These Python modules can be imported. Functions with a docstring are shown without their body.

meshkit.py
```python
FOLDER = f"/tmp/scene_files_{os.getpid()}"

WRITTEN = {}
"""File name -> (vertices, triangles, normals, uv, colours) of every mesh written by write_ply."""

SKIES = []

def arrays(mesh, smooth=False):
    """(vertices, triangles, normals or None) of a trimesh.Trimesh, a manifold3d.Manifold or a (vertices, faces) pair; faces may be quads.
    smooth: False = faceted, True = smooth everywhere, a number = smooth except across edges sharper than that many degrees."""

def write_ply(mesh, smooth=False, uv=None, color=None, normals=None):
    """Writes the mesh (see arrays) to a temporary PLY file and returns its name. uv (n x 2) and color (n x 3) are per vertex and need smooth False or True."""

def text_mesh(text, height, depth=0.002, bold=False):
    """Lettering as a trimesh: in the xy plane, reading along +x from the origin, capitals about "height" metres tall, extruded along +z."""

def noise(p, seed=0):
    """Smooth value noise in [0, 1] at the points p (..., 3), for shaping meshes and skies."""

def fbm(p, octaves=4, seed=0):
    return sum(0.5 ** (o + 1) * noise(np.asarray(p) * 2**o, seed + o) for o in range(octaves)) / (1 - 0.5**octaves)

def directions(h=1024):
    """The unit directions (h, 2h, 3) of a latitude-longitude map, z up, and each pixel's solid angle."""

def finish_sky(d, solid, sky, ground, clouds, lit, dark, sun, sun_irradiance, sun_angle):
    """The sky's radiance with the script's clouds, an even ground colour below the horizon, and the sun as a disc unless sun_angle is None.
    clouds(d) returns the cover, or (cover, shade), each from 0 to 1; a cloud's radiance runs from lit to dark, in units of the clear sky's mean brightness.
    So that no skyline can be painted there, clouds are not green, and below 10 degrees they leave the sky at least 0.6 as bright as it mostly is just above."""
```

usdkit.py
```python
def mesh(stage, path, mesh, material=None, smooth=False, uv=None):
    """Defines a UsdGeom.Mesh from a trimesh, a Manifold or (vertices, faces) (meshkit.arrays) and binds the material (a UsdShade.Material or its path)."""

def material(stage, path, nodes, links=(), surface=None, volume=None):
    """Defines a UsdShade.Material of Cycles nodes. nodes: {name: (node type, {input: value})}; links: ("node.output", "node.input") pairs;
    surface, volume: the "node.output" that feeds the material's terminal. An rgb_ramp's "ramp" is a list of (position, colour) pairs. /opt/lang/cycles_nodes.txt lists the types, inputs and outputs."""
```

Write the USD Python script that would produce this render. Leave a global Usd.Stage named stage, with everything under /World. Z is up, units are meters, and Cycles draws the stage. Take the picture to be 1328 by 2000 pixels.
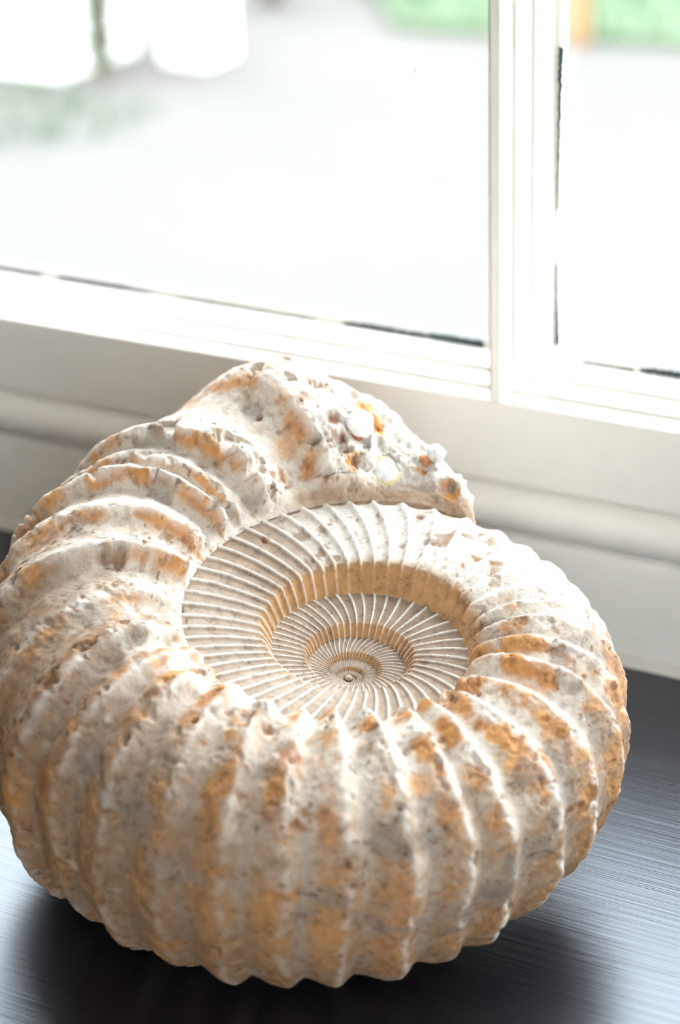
import math
import numpy as np
import trimesh
import usdkit
from meshkit import noise, fbm
from scipy.interpolate import PchipInterpolator
from pxr import Usd, UsdGeom, UsdLux, UsdShade, Gf, Sdf, Vt

stage = Usd.Stage.CreateInMemory()
UsdGeom.SetStageUpAxis(stage, UsdGeom.Tokens.z)
UsdGeom.SetStageMetersPerUnit(stage, 1.0)
UsdGeom.Xform.Define(stage, '/World')
UsdGeom.Scope.Define(stage, '/World/Looks')
T = Sdf.ValueTypeNames

# ------------------------------------------------------------------ camera, sky, exposure
EXPOSURE = 0.0
SKY = 4.5
CAM_Z = 0.5193                       # height of the lens above the window board (z = 0); the lens is at x = y = 0
PITCH, ROLL, YAW = 0.40744128, -0.02858989, -0.5267254
F_PX = 4700.0

def camera_rows():
    cy, sy = math.cos(YAW), math.sin(YAW)
    fwd = np.array([sy * math.cos(PITCH), cy * math.cos(PITCH), -math.sin(PITCH)])
    right = np.array([cy, -sy, 0.0]); up = np.cross(right, fwd)
    return (math.cos(ROLL) * right + math.sin(ROLL) * up, -math.sin(ROLL) * right + math.cos(ROLL) * up, fwd)

cr, cu, cf = camera_rows()
cam = UsdGeom.Camera.Define(stage, '/World/camera')
cam.AddTransformOp().Set(Gf.Matrix4d(*cr, 0, *cu, 0, *(-cf), 0, 0.0, 0.0, CAM_Z, 1))
cam.CreateFocalLengthAttr(50.0)
cam.CreateHorizontalApertureAttr(50.0 * 1328 / F_PX)
cam.CreateVerticalApertureAttr(50.0 * 2000 / F_PX)
cam.CreateClippingRangeAttr(Gf.Vec2f(0.01, 1000))
cam.CreateFStopAttr(3.6)
cam.CreateFocusDistanceAttr(0.955)
cam.CreateExposureAttr(EXPOSURE)

def mat(name, nodes, links=(), surface='p.BSDF'):
    return usdkit.material(stage, '/World/Looks/' + name, nodes, links, surface=surface)

# overcast sky: a pale cool dome with soft cloud variation
sky = UsdLux.DomeLight.Define(stage, '/World/sky')
sky.CreateIntensityAttr(SKY)
sky.CreateColorAttr(Gf.Vec3f(0.90, 0.955, 1.0))

# ------------------------------------------------------------------ helpers
COUNT = {}

def path_for(name, parent):
    base = (parent or '/World') + '/' + name
    n = COUNT.get(base, 0); COUNT[base] = n + 1
    return base if n == 0 else f'{base}_{n:03d}'

def prim_path(p):
    return str(p.GetPath()) if p is not None and not isinstance(p, str) else p

def tag(prim, label=None, category=None, group=None, kind=None):
    for k, v in (('label', label), ('category', category), ('group', group), ('kind', kind)):
        if v:
            prim.SetCustomDataByKey(k, v)
    return prim

def thing(name, label=None, category=None, loc=(0, 0, 0), rotz=0.0, group=None, kind=None):
    x = UsdGeom.Xform.Define(stage, path_for(name, None))
    x.AddTranslateOp().Set(Gf.Vec3d(*map(float, loc)))
    if rotz:
        x.AddRotateZOp().Set(float(rotz))
    return tag(x.GetPrim(), label, category, group, kind)

def obj(name, mesh, material, parent=None, smooth=30, origin=None):
    if origin is not None:
        v, f = (mesh.vertices, mesh.faces) if hasattr(mesh, 'vertices') else mesh
        mesh = trimesh.Trimesh(np.asarray(v) - np.asarray(origin), f, process=False)
    m = usdkit.mesh(stage, path_for(name, prim_path(parent)), mesh, material, smooth=smooth)
    return m.GetPrim()

def box(lo, hi):
    lo, hi = np.array(lo, float), np.array(hi, float)
    b = trimesh.creation.box(extents=hi - lo); b.apply_translation((lo + hi) / 2)
    return b

def bevel_box(lo, hi, r):
    """a box with chamfered edges: the hull of three inset boxes"""
    lo, hi = np.array(lo, float), np.array(hi, float)
    pts = []
    for k in range(3):
        a, b = lo + r, hi - r
        a[k], b[k] = lo[k], hi[k]
        pts += [[(a, b)[i][0], (a, b)[j][1], (a, b)[l][2]] for i in (0, 1) for j in (0, 1) for l in (0, 1)]
    return trimesh.convex.convex_hull(np.array(pts))

def cat(ms):
    return trimesh.util.concatenate(ms)

def extrude_x(profile, x0, x1):
    """profile: closed loop of (y, z); a prism along x"""
    p = np.array(profile, float); n = len(p)
    v = np.vstack([np.c_[np.full(n, x0), p], np.c_[np.full(n, x1), p]])
    f = []
    for i in range(n):
        j = (i + 1) % n
        f += [[i, j, n + j], [i, n + j, n + i]]
    from shapely.geometry import Polygon
    tv, tf = trimesh.creation.triangulate_polygon(Polygon(p), engine='earcut')
    key = {tuple(np.round(q, 9)): i for i, q in enumerate(p)}
    ids = [key[tuple(np.round(q, 9))] for q in tv]
    for a, b, c in tf:
        f += [[ids[a], ids[c], ids[b]], [n + ids[a], n + ids[b], n + ids[c]]]
    m = trimesh.Trimesh(v, f, process=False); trimesh.repair.fix_normals(m)
    return m

# ------------------------------------------------------------------ materials
def paint(name, color, rough=0.35, bump=0.0, spec=0.5):
    return mat(name, {
        'tc': ('texture_coordinate', {}),
        'n': ('noise_texture', {'scale': 35.0, 'detail': 4.0, 'roughness': 0.6}),
        'r': ('rgb_ramp', {'ramp': [(0.3, tuple(c * .94 for c in color)), (0.7, color)]}),
        'b': ('bump', {'strength': bump, 'distance': 0.002}),
        'p': ('principled_bsdf', {'roughness': rough, 'specular_ior_level': spec})},
        [('tc.object', 'n.vector'), ('n.fac', 'r.fac'), ('r.color', 'p.base_color'), ('n.fac', 'b.height'), ('b.normal', 'p.normal')])

M_white = paint('white_gloss_paint', (.80, .775, .74), .38, .12)
M_wall = paint('wall_paint', (.74, .66, .57), .8, .2)
M_ceiling = paint('ceiling_paint', (.80, .79, .77), .9)
M_floor = paint('floor_boards', (.30, .19, .11), .5)
M_caulk = paint('old_caulk', (.62, .59, .55), .6)
M_seal = mat('dark_sealant', {
    'n': ('noise_texture', {'scale': 160.0, 'detail': 3.0}),
    'r': ('rgb_ramp', {'ramp': [(0.35, (.010, .022, .028)), (0.7, (.05, .075, .085))]}),
    'p': ('principled_bsdf', {'roughness': .7})}, [('n.fac', 'r.fac'), ('r.color', 'p.base_color')])
M_glass = mat('window_glass', {
    'lw': ('layer_weight', {'blend': 0.5}),
    'f': ('rgb_ramp', {'ramp': [(0.0, (.03, .03, .03)), (0.5, (.045, .045, .045)), (0.75, (.13, .13, .13)), (1.0, (.75, .75, .75))]}),
    't': ('transparent_bsdf', {'color': (.97, .985, .98)}),
    'g': ('glossy_bsdf', {'color': (1, 1, 1), 'roughness': 0.02}),
    'm': ('mix_closure', {})},
    [('lw.facing', 'f.fac'), ('f.color', 'm.fac'), ('t.BSDF', 'm.closure1'), ('g.BSDF', 'm.closure2')], surface='m.closure')
M_sill = mat('dark_brushed_paint', {
    'tc': ('texture_coordinate', {}),
    'm1': ('mapping', {'scale': (2.2, 420.0, 1.0)}),
    'n1': ('noise_texture', {'scale': 1.0, 'detail': 3.0, 'roughness': .65}),
    'm2': ('mapping', {'scale': (6.0, 1500.0, 1.0)}),
    'n2': ('noise_texture', {'scale': 1.0, 'detail': 2.0}),
    'add': ('math', {'math_type': 'multiply_add', 'value2': .45}),
    'b': ('bump', {'strength': .40, 'distance': .0006}),
    'r': ('rgb_ramp', {'ramp': [(0.3, (.003, .0026, .0045)), (0.75, (.008, .007, .011))]}),
    'p': ('principled_bsdf', {'roughness': .29, 'specular_ior_level': .85, 'specular_tint': (.76, .86, 1.0)})},
    [('tc.object', 'm1.vector'), ('m1.vector', 'n1.vector'), ('tc.object', 'm2.vector'), ('m2.vector', 'n2.vector'),
     ('n2.fac', 'add.value1'), ('n1.fac', 'add.value3'), ('add.value', 'b.height'), ('b.normal', 'p.normal'),
     ('n1.fac', 'r.fac'), ('r.color', 'p.base_color')])
M_stone = mat('fossil_limestone', {
    'a': ('attribute', {'attribute': 'albedo'}),
    'tc': ('texture_coordinate', {}),
    'n1': ('noise_texture', {'scale': 260.0, 'detail': 6.0, 'roughness': .65}),
    'n2': ('noise_texture', {'scale': 900.0, 'detail': 3.0, 'roughness': .6}),
    'r1': ('rgb_ramp', {'ramp': [(0.28, (.55, .50, .46)), (0.45, (.95, .94, .93)), (0.7, (1.12, 1.12, 1.12))]}),
    'mul': ('mix', {'mix_type': 'multiply', 'fac': 1.0}),
    'add': ('math', {'math_type': 'multiply_add', 'value2': .35}),
    'b': ('bump', {'strength': .55, 'distance': .0012}),
    'p': ('principled_bsdf', {'roughness': .85, 'specular_ior_level': .25, 'diffuse_roughness': .5})},
    [('tc.object', 'n1.vector'), ('tc.object', 'n2.vector'), ('n1.fac', 'r1.fac'), ('a.color', 'mul.color1'), ('r1.color', 'mul.color2'),
     ('mul.color', 'p.base_color'), ('n2.fac', 'add.value1'), ('n1.fac', 'add.value3'), ('add.value', 'b.height'), ('b.normal', 'p.normal')])

# ------------------------------------------------------------------ the room: window wall with its board, side wall with a second window
YB = 0.9436                                 # inner face of the front window
X0, X1 = -1.17, 0.62                        # front window opening
ZT = 1.28
SILL = obj('window_board', bevel_box((-2.40, 0.30, -0.032), (0.80, YB, 0.0), .003), M_sill)
tag(SILL, kind='structure')
tag(obj('wall_front', cat([box((-2.55, YB, ZT), (0.95, YB + .22, 1.75)), box((-2.55, YB, -0.60), (X0, YB + .22, ZT)), box((X1, YB, -0.60), (0.95, YB + .22, ZT)),
                           box((X0, YB + .06, -0.60), (X1, YB + .22, 0.03)), box((-2.4, 0.36, -0.60), (0.80, 0.40, -0.032))]), M_wall), kind='structure')
SY0, SY1, SZ0, SZ1 = -1.50, -0.25, 0.12, 1.25   # side window opening
tag(obj('wall_right', cat([box((0.80, -2.6, -.60), (0.95, SY0, 1.75)), box((0.80, SY1, -.60), (0.95, YB, 1.75)), box((0.80, SY0, -.60), (0.95, SY1, SZ0)), box((0.80, SY0, SZ1), (0.95, SY1, 1.75))]), M_wall), kind='structure')
tag(obj('wall_left', box((-2.55, -2.6, -.60), (-2.40, YB, 1.75)), M_wall), kind='structure')
tag(obj('wall_back', box((-2.55, -2.75, -.60), (0.95, -2.6, 1.75)), M_wall), kind='structure')
tag(obj('floor', box((-2.55, -2.75, -.65), (0.95, YB, -.60)), M_floor), kind='structure')
tag(obj('ceiling', box((-2.55, -2.75, 1.75), (0.95, YB + .22, 1.80)), M_ceiling), kind='structure')

# front window
win = thing('window_1', kind='structure')
def part(name, mesh, m, smooth=30, label=None):
    p = obj(name, mesh, m, win, smooth)
    return tag(p, label)
part('bottom_board', extrude_x([(YB + .05, 0.0), (YB + .0, 0.0), (YB - .0, .048), (YB + .0015, .0525), (YB + .006, .0556), (YB + .05, .0556)], X0, X1), M_white)
part('caulk_line', extrude_x([(YB + .001, 0.0), (YB - .0045, 0.0), (YB - .0035, .0018), (YB - .0016, .0036), (YB + .001, .0048)], X0, X1), M_caulk)
a = np.linspace(-np.pi / 2, np.pi / 2, 17)
bead = [(YB + .004 - .0118 * np.cos(t), .0671 + .0113 * np.sin(t)) for t in a]
part('bead', extrude_x([(YB + .05, .0558)] + bead + [(YB + .05, .0784)], X0, X1), M_white, 40)
part('bottom_rail', extrude_x([(YB + .05, .0785), (YB + .003, .0785), (YB + .001, .0806), (YB, .0826), (YB, .1198), (YB + .0006, .1204), (YB + .05, .1204)], X0, X1), M_white)
bars = [-.4638 + .54 * k for k in (-1, 0, 1)]
ZP = 1.18
ZR = .1204
part('top_rail', bevel_box((X0, YB, ZP), (X1, YB + .05, ZT), .002), M_white)
for xa, xb in ((X0, X0 + .04), (X1 - .06, X1)):
    part('stile', bevel_box((xa, YB, ZR), (xb, YB + .05, ZP), .002), M_white)
for xb in bars:
    part('glazing_bar', cat([bevel_box((xb - .0027, YB, ZR - .0006), (xb + .0027, YB + .046, ZP), .0008), box((xb - .010, YB + .0435, ZR), (xb + .010, YB + .056, ZP))]), M_white)
PROF = [(0, 0), (.0006, .0012), (.0010, .0040), (.0012, .0098), (.0016, .0112), (.0030, .0112), (.0033, .0106), (.0042, .0226), (.0046, .0242), (.0061, .0243), (.0064, .0238), (.0084, .0400), (.0110, .0404)]
edges = [X0 + .04] + bars + [X1 - .06]
for k in range(len(edges) - 1):
    xa = edges[k] + (.0027 if k else 0); xb = edges[k + 1] - (.0027 if k < len(edges) - 2 else 0)
    rings = []
    for w, d in PROF:
        wz = w * 1.2
        rings.append([(xa + w, YB + d, ZR + wz), (xb - w, YB + d, ZR + wz), (xb - w, YB + d, ZP - wz), (xa + w, YB + d, ZP - wz)])
    v = np.array(rings).reshape(-1, 3); f = []
    for i in range(len(PROF) - 1):
        for j in range(4):
            p, q = i * 4 + j, i * 4 + (j + 1) % 4
            f += [[p, q, q + 4], [p, q + 4, p + 4]]
    part('moulding', trimesh.Trimesh(v, f, process=False), M_white, 25)
    part('pane', box((xa + .0088, YB + .0405, ZR + .0100), (xb - .0088, YB + .0435, ZP - .010)), M_glass, False)

GZ = .1306                                  # lower edge of the visible glass
def ragged(points, seed, depth=.0008):
    """a torn strip lying on the glass: points (x, z, half width across) with width axis given per strip"""
    rng = np.random.default_rng(seed)
    P = np.array(points, float)
    s = np.linspace(0, 1, 60); q = np.linspace(0, 1, len(P))
    P[:, 0] *= 1.0405
    P[:, 1] = np.where(P[:, 3] > .5, .1306 + (P[:, 1] - .1247) * 1.04, P[:, 1])
    x, z, w, ax = (np.interp(s, q, P[:, c]) for c in range(4))
    w = w * (.75 + .5 * rng.random(60)); w[[0, -1]] *= .3
    off = (rng.random(60) - .5) * .0006
    dx, dz = np.where(ax > .5, 1, 0), np.where(ax > .5, 0, 1)
    lo = np.c_[x + dx * (off - w), z + dz * (off - w)]; hi = np.c_[x + dx * (off + w), z + dz * (off + w)]
    yb, yf = YB + .0404, YB + .0404 - depth
    v = np.vstack([np.c_[lo[:, 0], np.full(60, yf), lo[:, 1]], np.c_[hi[:, 0], np.full(60, yf), hi[:, 1]],
                   np.c_[lo[:, 0], np.full(60, yb), lo[:, 1]], np.c_[hi[:, 0], np.full(60, yb), hi[:, 1]]])
    f = []
    for i in range(59):
        f += [[i, i + 1, 61 + i], [i, 61 + i, 60 + i], [120 + i, 180 + i, 181 + i], [120 + i, 181 + i, 121 + i],
              [i, 120 + i, 121 + i], [i, 121 + i, i + 1], [60 + i, 61 + i, 181 + i], [60 + i, 181 + i, 180 + i]]
    return trimesh.Trimesh(v, f, process=False)
H, V = 0, 1
strips = [
    [(-.760, GZ + .0006, .0008, H), (-.722, GZ + .0006, .0010, H)],
    [(-.712, GZ + .0010, .0008, H), (-.698, GZ + .0006, .0011, H), (-.672, GZ + .0004, .0014, H), (-.655, GZ + .0002, .0005, H)],
    [(-.640, GZ + .0002, .0004, H), (-.600, GZ + .0002, .0005, H), (-.560, GZ + .0002, .0004, H)],
    [(-.545, GZ + .0008, .0007, H), (-.530, GZ + .0012, .0012, H), (-.500, GZ + .0010, .0010, H)],
    [(-.500, GZ + .0014, .0010, H), (-.488, GZ + .0016, .0018, H), (-.470, GZ + .0010, .0019, H)],
    [(-.4322, .268, .0013, V), (-.4326, .255, .0009, V), (-.4330, .225, .0006, V), (-.4332, .195, .0004, V)],
    [(-.4332, .170, .0004, V), (-.4330, .150, .0007, V), (-.4328, .131, .0012, V)],
    [(-.420, GZ + .0002, .0004, H), (-.395, GZ + .0003, .0005, H)],
    [(-.392, GZ + .0012, .0009, H), (-.375, GZ + .0016, .0014, H), (-.34, GZ + .0014, .0014, H)]]
for i, s in enumerate(strips):
    part('sealant_strip', ragged(s, 100 + i), M_seal, False)

part('paint_fleck', ragged([(-.5040, .2545, .0004, V), (-.5034, .2515, .0011, V), (-.5028, .2480, .0004, V)], 140), M_white, False, 'tiny white paint fleck on the glass')

# side window (gives the light from the right)
sw = thing('window_2', kind='structure')
SX = 0.84
obj('frame', cat([box((SX, SY0, SZ0), (SX + .05, SY1, SZ0 + .07)), box((SX, SY0, SZ1 - .07), (SX + .05, SY1, SZ1)), box((SX, SY0, SZ0 + .07), (SX + .05, SY0 + .06, SZ1 - .07)), box((SX, SY1 - .06, SZ0 + .07), (SX + .05, SY1, SZ1 - .07))]), M_white, sw)
ym = (SY0 + SY1) / 2
obj('glazing_bar', box((SX, ym - .01, SZ0 + .07), (SX + .05, ym + .01, SZ1 - .07)), M_white, sw)
obj('pane', box((SX + .02, SY0 + .06, SZ0 + .07), (SX + .023, ym - .01, SZ1 - .07)), M_glass, sw, False)
obj('pane', box((SX + .02, ym + .01, SZ0 + .07), (SX + .023, SY1 - .06, SZ1 - .07)), M_glass, sw, False)

# ------------------------------------------------------------------ outside
GND = -0.80
M_drive = mat('pale_tarmac', {
    'g': ('geometry', {}),
    'n': ('noise_texture', {'scale': 60.0, 'detail': 5.0, 'roughness': .7}),
    'n2': ('noise_texture', {'scale': 1.1, 'detail': 3.0}),
    'r': ('rgb_ramp', {'ramp': [(0.3, (.086, .081, .077)), (0.7, (.110, .105, .101))]}),
    'r2': ('rgb_ramp', {'ramp': [(0.35, (.92, .93, .93)), (0.7, (1.0, 1.0, 1.0))]}),
    'm': ('mix', {'mix_type': 'multiply', 'fac': 1.0}),
    'p': ('diffuse_bsdf', {})},
    [('g.position', 'n.vector'), ('g.position', 'n2.vector'), ('n.fac', 'r.fac'), ('n2.fac', 'r2.fac'), ('r.color', 'm.color1'), ('r2.color', 'm.color2'), ('m.color', 'p.color')])
tag(obj('driveway', box((-30, YB + .22, GND - .1), (30, 45, GND)), M_drive), kind='structure')
M_grass = mat('grass_blades', {
    'o': ('geometry', {}),
    'r': ('rgb_ramp', {'ramp': [(0.0, (.045, .085, .038)), (1.0, (.08, .13, .06))]}),
    'd': ('diffuse_bsdf', {}), 't': ('translucent_bsdf', {}), 'm': ('mix_closure', {'fac': .35})},
    [('o.random_per_island', 'r.fac'), ('r.color', 'd.color'), ('r.color', 't.color'), ('d.BSDF', 'm.closure1'), ('t.BSDF', 'm.closure2')], surface='m.closure')
M_soil = paint('turf_soil', (.05, .08, .04), .95)
def blades(poly, n, h, seed, z=GND):
    from shapely.geometry import Polygon, Point
    from shapely import contains_xy
    rng = np.random.default_rng(seed); pg = Polygon(poly); x0, y0, x1, y1 = pg.bounds
    xy = np.c_[rng.uniform(x0, x1, n * 3), rng.uniform(y0, y1, n * 3)]
    xy = xy[contains_xy(pg, xy[:, 0], xy[:, 1])][:n]
    n = len(xy); a = rng.uniform(0, 2 * np.pi, n); w = rng.uniform(.002, .004, n); hh = h * rng.uniform(.6, 1.2, n); ln = hh * rng.uniform(-.5, .5, n)
    d = np.c_[np.cos(a), np.sin(a), 0 * a]; e = np.c_[-np.sin(a), np.cos(a), 0 * a]
    b = np.c_[xy, np.full(n, z)]
    v = np.stack([b - d * w[:, None], b + d * w[:, None], b + e * ln[:, None] + np.c_[0 * a, 0 * a, hh]], 1).reshape(-1, 3)
    return trimesh.Trimesh(v, np.arange(3 * n).reshape(-1, 3), process=False)
lawn_poly = [(-3.18, 5.75), (-2.95, 5.42), (-1.2, 5.62), (6, 6.3), (6, 20), (-9, 20), (-9, 7.6), (-4.2, 6.5)]
from shapely.geometry import Polygon
lm = trimesh.creation.extrude_polygon(Polygon(lawn_poly), .03, engine='earcut'); lm.apply_translation((0, 0, GND - .005))
tag(obj('lawn', lm, M_soil), kind='structure')
tag(obj('lawn_grass', blades(lawn_poly[:4] + [(6, 8), (-5, 8), (-4.2, 6.5)], 26000, .05, 5, GND + .024), M_grass, smooth=False), 'short green grass growing across the far lawn outside', 'grass', kind='stuff')
verge = [(-4.6, 3.75), (-3.25, 3.9), (-2.95, 4.25), (-3.05, 4.50), (-3.6, 4.58), (-4.8, 4.55)]
tag(obj('verge_grass', blades(verge, 2000, .03, 6), M_grass, smooth=False), 'thin sparse grass at the foot of the white posts', 'grass', kind='stuff')
M_post = paint('white_masonry_paint', (.78, .78, .77), .8)
def post(x0, x1, y0, y1, h, label):
    t = thing('garden_post', label, 'post', ((x0 + x1) / 2, (y0 + y1) / 2, GND))
    w, d = (x1 - x0) / 2, (y1 - y0) / 2
    obj('shaft', bevel_box((-w, -d, 0), (w, d, h), .008), M_post, t)
    obj('cap', bevel_box((-w - .02, -d - .02, h), (w + .02, d + .02, h + .05), .012), M_post, t)
post(-3.92, -3.42, 4.62, 4.95, 1.15, 'broad white garden post at the far left outside')
post(-3.30, -3.165, 4.86, 5.0, 1.05, 'slim white garden post beside the young shrub')
M_leaf = mat('leaf', {
    'o': ('geometry', {}), 'r': ('rgb_ramp', {'ramp': [(0.0, (.07, .085, .045)), (1.0, (.15, .16, .07))]}),
    'd': ('diffuse_bsdf', {}), 't': ('translucent_bsdf', {}), 'm': ('mix_closure', {'fac': .4})},
    [('o.random_per_island', 'r.fac'), ('r.color', 'd.color'), ('r.color', 't.color'), ('d.BSDF', 'm.closure1'), ('t.BSDF', 'm.closure2')], surface='m.closure')
M_bark = paint('bark', (.12, .10, .08), .9)
def shrub(loc, w, h, n, seed, label):
    rng = np.random.default_rng(seed); t = thing('garden_shrub', label, 'shrub', loc)
    st, lv = [], []
    for k in range(9):
        top = np.array([rng.normal(0, w * .4), rng.normal(0, w * .4), h * rng.uniform(.6, 1.0)])
        st.append(trimesh.creation.cylinder(radius=.004, segment=np.array([[rng.normal(0, .008), rng.normal(0, .008), 0.0], top]), sections=6))
        for q in range(n // 9):
            c = top * rng.uniform(.08, 1.0) + rng.normal(0, w * .22, 3) * [1, 1, .5]
            c[2] = max(c[2], .03)
            u = rng.normal(0, 1, 3); u /= np.linalg.norm(u); v_ = np.cross(u, rng.normal(0, 1, 3)); v_ /= np.linalg.norm(v_)
            L, Wd = rng.uniform(.025, .045), rng.uniform(.009, .015); nn = np.cross(u, v_)
            lv.append(np.array([c, c + u * L * .5 + v_ * Wd + nn * .003, c + u * L, c + u * L * .5 - v_ * Wd + nn * .003, ]))
    V = np.vstack(lv); m = np.arange(len(lv)) * 4
    F = np.vstack([np.c_[m, m + 1, m + 2], np.c_[m, m + 2, m + 3]])
    obj('stems', cat(st), M_bark, t); tag(obj('foliage', trimesh.Trimesh(V, F, process=False), M_leaf, t, False), kind='stuff')
shrub((-3.30, 4.62, GND), .045, .75, 700, 8, 'young upright shrub growing between the two white posts')
shrub((-3.42, 5.60, GND), .13, .6, 900, 9, 'dark low shrub behind the slim white post')
M_orange = paint('orange_plastic', (.22, .11, .04), .45)
st = thing('marker_stake', 'pale orange marker stake standing at the lawn edge', 'stake', (-2.44, 5.44, GND))
obj('shaft', bevel_box((-.022, -.012, 0), (.022, .012, .9), .004), M_orange, st)
obj('cap', bevel_box((-.026, -.016, .9), (.026, .016, .95), .006), M_white, st)
# ------------------------------------------------------------------ the ammonite
SC = 2.02e-4          # metres per modelling unit
ANG = np.radians(80.0)
E1 = np.array([0.86119454, 0.50316034, -0.07192798])
E2 = np.array([-0.48461849, 0.85551877, 0.18229797])
EN = np.array([0.15326084, -0.12213639, 0.9806089])
QA, QK, QK2 = np.log(406.54), 0.80304, -0.033937

def seam_radius(t):
    u = np.minimum(t, 2.2)
    return np.exp(QA - QK * u - QK2 * u * u - .70 * (t - u))

# revolution t, wall top (rho, z), flank top (rho, z), venter radius, venter mid, underside depth and its rho, in seam radii
SECTION = np.array([
    [-.20, 1.001, .30, 1.002, .28, 1.003, .00, .30, 1.001],
    [-.086, 1.001, .09, 1.002, .085, 1.004, .00, .40, 1.001],
    [-.076, 1.002, .22, 1.01, .24, 1.03, .00, .55, 1.01],
    [-.056, 1.02, .41, 1.08, .43, 1.17, .00, .60, 1.08],
    [-.030, 1.05, .43, 1.18, .49, 1.42, .00, .75, 1.18],
    [-.012, 1.07, .44, 1.26, .54, 1.60, .00, .90, 1.30],
    [.015, 1.10, .46, 1.42, .62, 1.88, .00, 1.05, 1.45],
    [.035, 1.11, .47, 1.55, .68, 2.14, .00, 1.15, 1.5],
    [.062, 1.12, .48, 1.72, .765, 2.32, .00, 1.2, 1.5],
    [.11, 1.12, .49, 1.60, .66, 2.27, -.05, 1.2, 1.5],
    [.23, 1.10, .50, 1.42, .60, 2.18, -.12, 1.18, 1.5],
    [.40, 1.12, .51, 1.42, .61, 2.22, -.16, 1.16, 1.55],
    [.52, 1.13, .52, 1.46, .61, 2.26, -.15, 1.14, 1.6],
    [.65, 1.15, .53, 1.50, .62, 2.30, -.14, 1.08, 1.6],
    [.77, 1.15, .60, 1.62, .77, 2.38, -.10, .98, 1.65],
    [.90, 1.14, .72, 1.80, .82, 2.42, .00, .8, 1.7],
    [1.0, 1.13, .74, 2.00, .83, 2.50, .00, .8, 1.8],
    [1.25, 1.15, .69, 2.15, .82, 2.60, .00, .8, 1.9],
    [9.0, 1.15, .68, 2.15, .82, 2.60, .00, .8, 1.9]])
CRESTS = [-.06, .036, .098, .125, .148, .178, .225, .268, .313, .345, .378, .412, .445, .477, .509, .543, .577, .605, .640, .675, .712, .742, .768]
STRENGTH = [.6, 1.1, 1.35, .6, 1.2, .75, 1.35, .6, 1.3, .8, 1.1, .9, 1.2, .9, 1.05, 1.1, 1.0, 1.05, 1.0, 1.0, 1.1, .9, 1.0]
RIBS = np.array([[.768, 38], [.85, 44], [1.0, 50], [1.12, 48], [1.25, 48], [1.32, 56], [1.5, 50], [9.0, 48]])
NT = (34, 60, 110, 70, 40, 5)       # rows of the section: wall, flank, upper venter, lower venter, underside, dorsal

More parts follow.
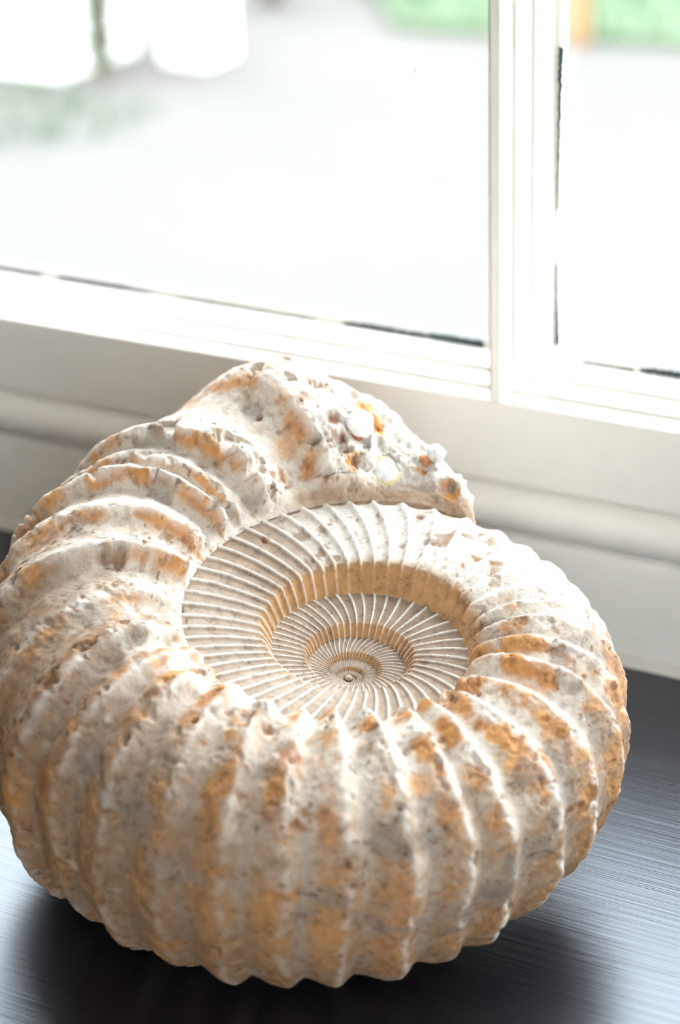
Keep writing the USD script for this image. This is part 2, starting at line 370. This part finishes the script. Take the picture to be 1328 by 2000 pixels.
def build_grid():
    sec_of = PchipInterpolator(SECTION[:, 0], SECTION[:, 1:])
    ts, t = [], -0.084
    while t < 6.2:
        ts.append(t)
        r = seam_radius(t)
        t += min((2.4 if t < 1.0 else 1.6) / (2 * np.pi * 1.7 * r), 2.2e-3)
    ts = np.array(ts)
    nt = len(ts)
    S = sec_of(ts)
    r1, z1, r2, z2, rv, zm, zb, rb = (S[:, k][:, None] for k in range(8))
    e = 2.2
    zs = np.interp(ts, [-.086, -.076, -.058, -.03], [.08, .20, .35, .39])[:, None]
    parts = []
    u = np.linspace(0, 1, NT[0], endpoint=False)[None]
    parts.append((1 + (r1 - 1) * u ** 1.15, zs + (z1 - zs) * u ** .95, u * .3))
    u = np.linspace(0, 1, NT[1], endpoint=False)[None]
    parts.append((r1 + (r2 - r1) * u, z1 + (z2 - z1) * np.sin(u * np.pi / 2) ** .9, .3 + .3 * u))
    a = np.linspace(0, np.pi / 2, NT[2], endpoint=False)[None]
    parts.append((r2 + (rv - r2) * np.sin(a) ** (2 / e), zm + (z2 - zm) * np.cos(a) ** (2 / e), .6 + .4 * a / (np.pi / 2)))
    a = np.linspace(0, np.pi / 2, NT[3], endpoint=False)[None]
    parts.append((rb + (rv - rb) * np.cos(a) ** (2 / e), zm - (zb + zm) * np.sin(a) ** (2 / e), 1 + a / (np.pi / 2) * .4))
    u = np.linspace(0, 1, NT[4], endpoint=False)[None]
    parts.append((rb + (1 - rb) * u, -zb + (zb - .39) * u ** 2, 1.4 + .6 * u))
    u = np.linspace(0, 1, NT[5])[None]
    parts.append((1 - .06 * np.sin(np.pi * u), -.39 + (.39 + zs) * u, 2 + 0 * u))
    rho = np.hstack([np.broadcast_to(p[0], (nt, p[0].shape[1])) for p in parts]).copy()
    z = np.hstack([np.broadcast_to(p[1], (nt, p[1].shape[1])) for p in parts]).copy()
    v = np.hstack([np.broadcast_to(p[2], (nt, p[2].shape[1])) for p in parts]).copy()   # 0 seam, .3 shoulder, 1 mid venter, 2 lower seam
    k = np.clip((0.068 - ts) / 0.15, 0, 1)[:, None]     # 0 on the whorl, rising over its broken end
    return ts, rho, z, v, k

def grid_xyz(ts, rho, z):
    R = seam_radius(ts)[:, None]
    th = (ANG + 2 * np.pi * ts)[:, None]
    return np.stack([rho * R * np.cos(th), rho * R * np.sin(th), z * R], -1)

def grid_normals(P):
    n = np.cross(np.gradient(P, axis=1), np.gradient(P, axis=0))
    return n / np.maximum(np.linalg.norm(n, axis=2, keepdims=True), 1e-12)

def smooth(a, b, x):
    x = np.clip((x - a) / (b - a), 0, 1)
    return x * x * (3 - 2 * x)

RUST, OCHRE, DUSK, SMOKE = (.24, .085, .035), (.52, .225, .05), (.20, .14, .10), (.19, .165, .15)
# hollows and stains of the stone: revolution, place on the section, radius, depth, colour, strength
PITS = [(.0414, .445, 13, 10, RUST, .9), (.0357, .405, 9, 10, RUST, .85), (.0306, .37, 8, 9, DUSK, .8), (.0255, .345, 8, 8, DUSK, .7), (.0132, .545, 12, 9, RUST, .75),
        (.0312, .33, 8, 4, OCHRE, .8), (.0844, .53, 24, 8, (.33, .30, .28), .8), (.0821, .505, 8, 10, RUST, .8), (.2483, .57, 12, 14, DUSK, .8), (.2517, .61, 9, 12, DUSK, .8),
        (.0227, .57, 22, -5, OCHRE, .95), (.0190, .60, 15, -3, OCHRE, .9), (-.0484, .415, 15, 4, OCHRE, .95), (-.0465, .49, 13, 4, SMOKE, .85), (.0732, .385, 24, 2, OCHRE, .6), (.061, .31, 14, 2, OCHRE, .6),
        (.3268, .54, 20, 6, DUSK, .7), (.4498, .51, 26, 9, DUSK, .75), (.4633, .595, 13, 10, RUST, .8), (.485, .6545, 20, 6, RUST, .6), (.3412, .65, 34, 8, DUSK, .75), (.332, .60, 20, 8, SMOKE, .6),
        (.3891, .83, 32, 3, SMOKE, .7), (.4842, .7855, 22, 2, RUST, .6), (.6026, 1.017, 34, 2, SMOKE, .75), (.6079, .95, 22, 2, SMOKE, .7), (.6614, .778, 28, 2, SMOKE, .6),
        (.967, .60, 9, 7, RUST, .8), (1.118, .52, 9, 5, RUST, .9), (.94, .45, 12, 6, DUSK, .7), (.37, .92, 30, 0, RUST, .6), (.35, 1.0, 34, 0, OCHRE, .55), (.565, .72, 26, 0, OCHRE, .6)]

def build_ammonite():
    ts, rho, z, v, k = build_grid()
    P0 = grid_xyz(ts, rho, z)
    N0 = grid_normals(P0)
    R = seam_radius(ts)[:, None]
    T = ts[:, None]
    # ribs
    fine = np.linspace(.768, 9, 12000)
    dens = np.concatenate([[0], np.cumsum(np.interp(fine[1:], RIBS[:, 0], RIBS[:, 1]) * np.diff(fine))])
    fine = np.concatenate([[-.5], CRESTS[:-1], fine])
    cum = np.concatenate([[-13.34], np.arange(len(CRESTS) - 1) + .66, dens + len(CRESTS) - 1 + .66])
    cum_of = PchipInterpolator(fine, cum)
    sweep = np.interp(T, [-.2, .3, .6, .75, .9, 1.0, 1.1, 1.27, 1.4, 1.6, 1.95, 2.1, 2.3, 2.6, 9], [.058, .040, .004, 0, .02, .036, .034, .010, -.01, -.035, .02, .03, 0, -.03, 0])
    over = np.where(v < 1, np.clip(rho - 1, 0, 1.2), 1.2)
    big = smooth(1.05, .70, T)                     # 1 on the outer whorl, 0 on the inner ones
    L = P0 / 100.0
    wob = (noise(L * .9, 5) - .5) * .008 * big
    ph = cum_of(np.clip(T - sweep * over + wob, -.45, 8.9))
    fr = ph - np.floor(ph)
    idx = np.floor(ph).astype(int)
    rnd_all = np.random.default_rng(3).random(700)
    strength = np.concatenate([STRENGTH, .85 + .3 * rnd_all])[np.clip(idx, 0, 600)]
    d = np.abs(fr - .5) * 2
    ds = np.where(fr < .66, (.66 - fr) / .66, (fr - .66) / .34)          # saw-shaped: long rise, steep fall
    outer_rib = (np.cos(np.pi * ds) * .5 + .5) ** np.interp(T, [.25, .4], [1.25, .85])
    inner_rib = np.exp(-(d / .29) ** 2)
    crest = big * outer_rib + (1 - big) * inner_rib
    soft = 1 - .45 * smooth(.26, .32, T) * smooth(.50, .42, T) * smooth(.75, .5, v)
    env_o = soft * smooth(.02, .28, v) * (1 - .8 * smooth(1.6, 2, v)) * (.75 + .25 * smooth(.9, .5, v))
    wallfade = .25 + .75 * smooth(1.02, 1.15, T)
    env_i = (wallfade + (1 - wallfade) * smooth(.18, .34, v)) * smooth(0, .06, v) * (1 - smooth(1.6, 2, v))
    amp = (big * env_o * strength * np.interp(T, [0, .3, .4, .6, .78, .95], [.110, .105, .088, .098, .092, .06]) + (1 - big) * env_i * .046) * R
    amp = amp * (1 - smooth(.25, .6, k)) * (1 - .60 * smooth(.17, .11, T) * smooth(.50, .80, v))
    lump = fbm(L * 1.7, 4, 1) - .5
    rough = fbm(L * 7.0, 4, 9) - .5
    chip = fbm(L * np.array([3.5, 3.5, 3.5]), 3, 21)
    disp = amp * crest
    # chipped crests
    disp -= amp * crest * smooth(.56, .70, chip) * .55 * big
    disp += big * (lump * (16 + 26 * (1 - soft) / .45) + rough * 6 * (.5 + .8 * crest)) * smooth(0, .1, v)
    disp += (1 - big) * (rough * 2.2 + lump * 3) * (R / 188)
    m5 = fbm(L * 5.5 + 11, 4, 77)
    endw = smooth(.10, .40, k) * smooth(.04, .14, rho - 1)
    craggy = np.abs(fbm(L * 1.6, 4, 33) - .5) * 2
    disp += endw * (-craggy * 50 + 14 + rough * 9)
    pits = []
    for t0, v0, rad, dep, col, stg in PITS:
        i = int(np.searchsorted(ts, t0)); j = int(np.abs(v[i] - v0).argmin())
        i0, i1 = np.searchsorted(ts, [t0 - .05, t0 + .05])
        dd = np.linalg.norm(P0[i0:i1] - P0[i, j], axis=2) / rad * (.75 + .9 * (m5[i0:i1] - .25))
        g = np.exp(-dd ** 4)
        disp[i0:i1] -= dep * g
        pits.append((i0, i1, g * stg, np.array(col)))
    P = P0 + N0 * disp[..., None]
    P[-1] = P[-1].mean(0)
    # ------------------------------------------------ colour of the stone, with some shade painted in low down
    white = np.array([.80, .765, .72]); beige = np.array([.50, .405, .32]); ochre = np.array([.50, .235, .065])
    brown = np.array([.27, .125, .05]); grey = np.array([.27, .265, .27]); sand = np.array([.44, .255, .115])
    m1 = fbm(L * 2.0 + 7, 6, 41); m2 = fbm(L * 1.3 + 3, 4, 55); m3 = fbm(L * 3.6, 5, 63); m4 = fbm(L * 9, 3, 71)
    def mix(a, b, f):
        return a + (b - a) * f[..., None]
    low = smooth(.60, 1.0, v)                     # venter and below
    Q = np.stack([ph * .9, v * 5.0, 0 * ph + 3.3], -1)
    sk = fbm(Q, 4, 81); sk2 = fbm(Q * np.array([3.0, 1.3, 1.0]) + 5, 4, 87)   # streaks along the ribs
    mo = m1 * (1 - .55 * low) + sk * .55 * low
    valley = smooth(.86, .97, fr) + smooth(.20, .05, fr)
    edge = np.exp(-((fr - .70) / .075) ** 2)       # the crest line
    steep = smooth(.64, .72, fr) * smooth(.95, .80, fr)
    early = smooth(.36, .24, T)                    # the youngest third: ochre on the steep faces
    chalk = np.array([.575, .525, .465]); tan = np.array([.42, .32, .235])
    base = np.broadcast_to(tan, P.shape).copy()
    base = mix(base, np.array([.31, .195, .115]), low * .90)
    base = mix(base, chalk, smooth(.36, .58, m3 * .6 + sk2 * .4 + .07 * (1 - low) - .05 * low) * (.9 - .60 * low))
    gentle = smooth(.02, .30, fr) * smooth(.76, .66, fr)
    base = mix(base, chalk * 1.08, early * gentle * (1 - .4 * low) * .8 * smooth(.33, .45, m3))
    tone = mix(np.broadcast_to(ochre, P.shape), np.array([.40, .17, .05]), smooth(.42, .62, m3))
    f_late = smooth(.44, .63, mo + .06 * (m4 - .5) + .12 * (smooth(.12, .35, fr) * smooth(.74, .62, fr) - .55) + .045 * low - .03 * (1 - low)) * (1 - early)
    f_early = (smooth(.46, .68, m1 + .20 * (steep - .55) + .05 * (m4 - .5)) * (.25 + .75 * steep) + .5 * smooth(.46, .60, mo) * low) * early
    base = mix(base, tone, np.clip(f_late + f_early, 0, 1) * (.92 - .30 * low))
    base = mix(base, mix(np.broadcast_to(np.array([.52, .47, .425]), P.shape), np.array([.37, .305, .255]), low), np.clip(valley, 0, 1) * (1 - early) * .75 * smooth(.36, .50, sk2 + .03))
    brown_shade = smooth(.95, 1.25, v) + .95 * smooth(.53, .40, T) * smooth(.20, .28, T) * smooth(.48, .74, v + .10 * (m3 - .5))  # brown stone plus painted occlusion shade, on the underside and lower left flank
    base = mix(base, np.array([.19, .11, .06]), np.clip(brown_shade, 0, 1) * .78 * smooth(.30, .52, m3 + .08))
    base = mix(base, brown, smooth(.56, .66, sk2 * .5 + m1 * .5) * smooth(.44, .58, m4) * .75)
    base = mix(base, np.array([.225, .195, .17]), smooth(.60, .69, m2 + .12 * (m4 - .5)) * .55)
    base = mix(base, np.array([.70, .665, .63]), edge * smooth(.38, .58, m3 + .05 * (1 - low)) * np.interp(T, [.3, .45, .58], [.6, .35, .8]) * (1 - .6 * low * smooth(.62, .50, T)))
    inner_white = smooth(.40, .85, crest) * .97
    base = mix(base, (np.array([.31, .232, .175]) + np.array([.07, .075, .075]) * (smooth(1.14, 1.24, T) * smooth(1.62, 1.45, T))[..., None]) * (.7 + .6 * m3[..., None]), (1 - big))
    crust = smooth(.28, .34, v + .05 * (m4 - .5)) * smooth(.76, .84, T) * smooth(1.13, 1.04, T + .08 * (m3 - .5))
    base = mix(base, np.array([.70, .67, .63]), np.clip(np.maximum((1 - big) * inner_white, crust * (.72 + .25 * crest) * smooth(.30, .42, m3)), 0, 1))
    wall = (smooth(.34, .25, v) * smooth(.62, .85, T)) * (1 - .55 * smooth(.4, .8, crest) * smooth(1.0, 1.12, T))
    base = mix(base, sand * (.8 + .4 * m3[..., None]), wall * .92)
    base = mix(base, np.array([.17, .075, .035]), smooth(.64, .72, m4) * smooth(.45, .6, m2) * (.30 + .45 * big))
    endc = mix(mix(np.broadcast_to(np.array([.60, .565, .52]), P.shape), np.array([.33, .31, .29]), smooth(.54, .66, m3) * .7), ochre, smooth(.60, .66, m1))
    base = mix(base, endc, endw)
    base = mix(base, np.array([.40, .31, .23]), smooth(2.0, 2.02, v) + 0 * T)
    base = mix(base, np.array([.36, .25, .17]), smooth(.10, .03, rho - 1) * smooth(.10, .05, T) * (.4 + .9 * m3) + 0 * v)
    for i0, i1, g, col in pits:
        base[i0:i1] = mix(base[i0:i1], col, g * (.7 + .6 * m4[i0:i1]))
    W = (P[..., :1] * E1 + P[..., 1:2] * E2 + P[..., 2:] * EN) * SC
    N = grid_normals(P)
    N = N[..., :1] * E1 + N[..., 1:2] * E2 + N[..., 2:] * EN
    return ts, W, N, base, v

BASE = np.array([-0.42358749, 0.73122538, -0.43790481 + CAM_Z])     # centre of the coil
amm_ts, amm_W, amm_N, amm_C, amm_v = build_ammonite()
amm_W = amm_W + BASE
amm_shift = 0.0002 - amm_W[..., 2].min()
amm_W[..., 2] += amm_shift                        # its lowest ribs rest on the board
amm = thing('ammonite', 'large ribbed ammonite fossil lying on the dark window board', 'fossil', (BASE[0], BASE[1], 0.0))
AO = np.array([BASE[0], BASE[1], 0.0])

def colored(name, W, N, C, parent, label=None):
    nt, nu = W.shape[:2]
    i = np.arange(nt * nu).reshape(nt, nu)
    f = np.concatenate([np.stack([i[:-1, :-1], i[:-1, 1:], i[1:, 1:]], -1).reshape(-1, 3), np.stack([i[:-1, :-1], i[1:, 1:], i[1:, :-1]], -1).reshape(-1, 3)])
    return colored_mesh(name, (W.reshape(-1, 3) - AO), f, N.reshape(-1, 3), np.clip(C.reshape(-1, 3), 0, .9), parent, label)

def colored_mesh(name, v, f, n, c, parent, label=None):
    m = usdkit.mesh(stage, path_for(name, prim_path(parent)), (v, f), M_stone, smooth=False)
    if n is not None:
        m.CreateNormalsAttr(Vt.Vec3fArray.FromNumpy(n.astype(np.float32))); m.SetNormalsInterpolation('vertex')
    pv = UsdGeom.PrimvarsAPI(m).CreatePrimvar('albedo', T.Color3fArray, 'vertex')
    pv.Set(Vt.Vec3fArray.FromNumpy(c.astype(np.float32)))
    return tag(m.GetPrim(), label)

cut = int(np.searchsorted(amm_ts, 1.02))
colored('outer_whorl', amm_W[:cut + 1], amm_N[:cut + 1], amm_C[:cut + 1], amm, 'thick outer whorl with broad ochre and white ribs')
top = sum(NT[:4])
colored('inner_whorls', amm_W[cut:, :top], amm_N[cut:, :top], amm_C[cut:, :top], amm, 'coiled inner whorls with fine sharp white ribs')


# shell and rock fragments stuck in the broken end of the fossil
def spot(t0, v0):
    i = int(np.searchsorted(amm_ts, t0)); j = int(np.abs(amm_v[i] - v0).argmin())
    n = amm_N[max(i - 12, 0):i + 13, max(j - 8, 0):j + 9].mean((0, 1)); n = n / np.linalg.norm(n)
    if n @ (np.array([0, 0, 1.0])) < 0:
        n = -n
    return amm_W[i, j], n

def turned(mesh, p, n, spin=0.0):
    z = n / np.linalg.norm(n); x = np.cross([0.3, 1, 0.2], z); x /= np.linalg.norm(x); y = np.cross(z, x)
    x, y = math.cos(spin) * x + math.sin(spin) * y, -math.sin(spin) * x + math.cos(spin) * y
    M = np.eye(4); M[:3, 0], M[:3, 1], M[:3, 2], M[:3, 3] = x, y, z, p
    mesh.apply_transform(M)
    return mesh

def fragment(name, mesh, color, label, vary=.10, seed=0):
    v = np.asarray(mesh.vertices); k = fbm(v * 900 + seed, 3, seed)[:, None] - .5
    c = color(v) if callable(color) else np.broadcast_to(np.array(color), v.shape)
    c = np.clip(c * (1 + 2 * vary * k), 0, .9)
    m = mesh.copy(); nrm = np.array(m.vertex_normals)
    colored_mesh(name, v - AO, np.asarray(m.faces), nrm, c, amm, label)

def stone(seed, size, flat=1.0, rough=.25):
    m = trimesh.creation.icosphere(subdivisions=4, radius=1.0); v = np.array(m.vertices)
    v *= (1 + rough * 2 * (fbm(v * 1.3 + seed * 7, 4, seed) - .5))[:, None]
    return trimesh.Trimesh(v * np.array([1, 1, flat]) * size, m.faces, process=False)

prof = np.array([[0.0001, .0015], [.0025, .0014], [.0048, .0010], [.0060, .0004], [.0066, -.0002], [.0068, -.0010], [.0060, -.0022], [.0001, -.0024]])
p, n = spot(.0026, .35)
n = n + np.array([.20, -.34, .30]); n /= np.linalg.norm(n)
disc = trimesh.creation.revolve(prof, sections=48)
rad = np.linalg.norm(np.array(disc.vertices)[:, :2], axis=1)
rim = np.where(rad[:, None] > .0059, np.array([.66, .56, .30]), np.array([.66, .66, .66]))
fragment('shell_disc', turned(disc, p + n * .0019, n), lambda v: rim, 'round pale shell disc with a yellowish rim', .05, 3)
p, n = spot(-.0248, .6036)
fragment('shell_knob', turned(stone(5, .0040, .9), p + n * .0026 + np.array([.0012, 0, .001]), n), (.60, .60, .60), 'small pale knob standing out of the broken edge', .12, 5)
fragment('knob_stub', turned(stone(6, .0032, .8), p + n * .0004 + np.array([-.0026, -.0014, -.001]), n), (.50, .24, .11), 'orange stub of shell beside the pale knob', .2, 6)
p, n = spot(.0245, .47)
fragment('shell_chip', turned(stone(7, .0062, .22, .30), p + n * .0012, n + np.array([.2, -.3, .3])), (.66, .64, .62), 'flat white shell chip on the broken face', .06, 7)
p, n = spot(.0255, .435)
fragment('rust_chip', turned(stone(8, .0028, .6), p + n * .0004, n), (.40, .14, .055), 'rust red chip under the white shell chip', .2, 8)

core = stone(2, .0015, .8, .12); core.apply_translation(BASE + np.array([0, 0, amm_shift]) + EN * .0016)
fragment('initial_chamber', core, (.52, .43, .35), None, .1, 2)
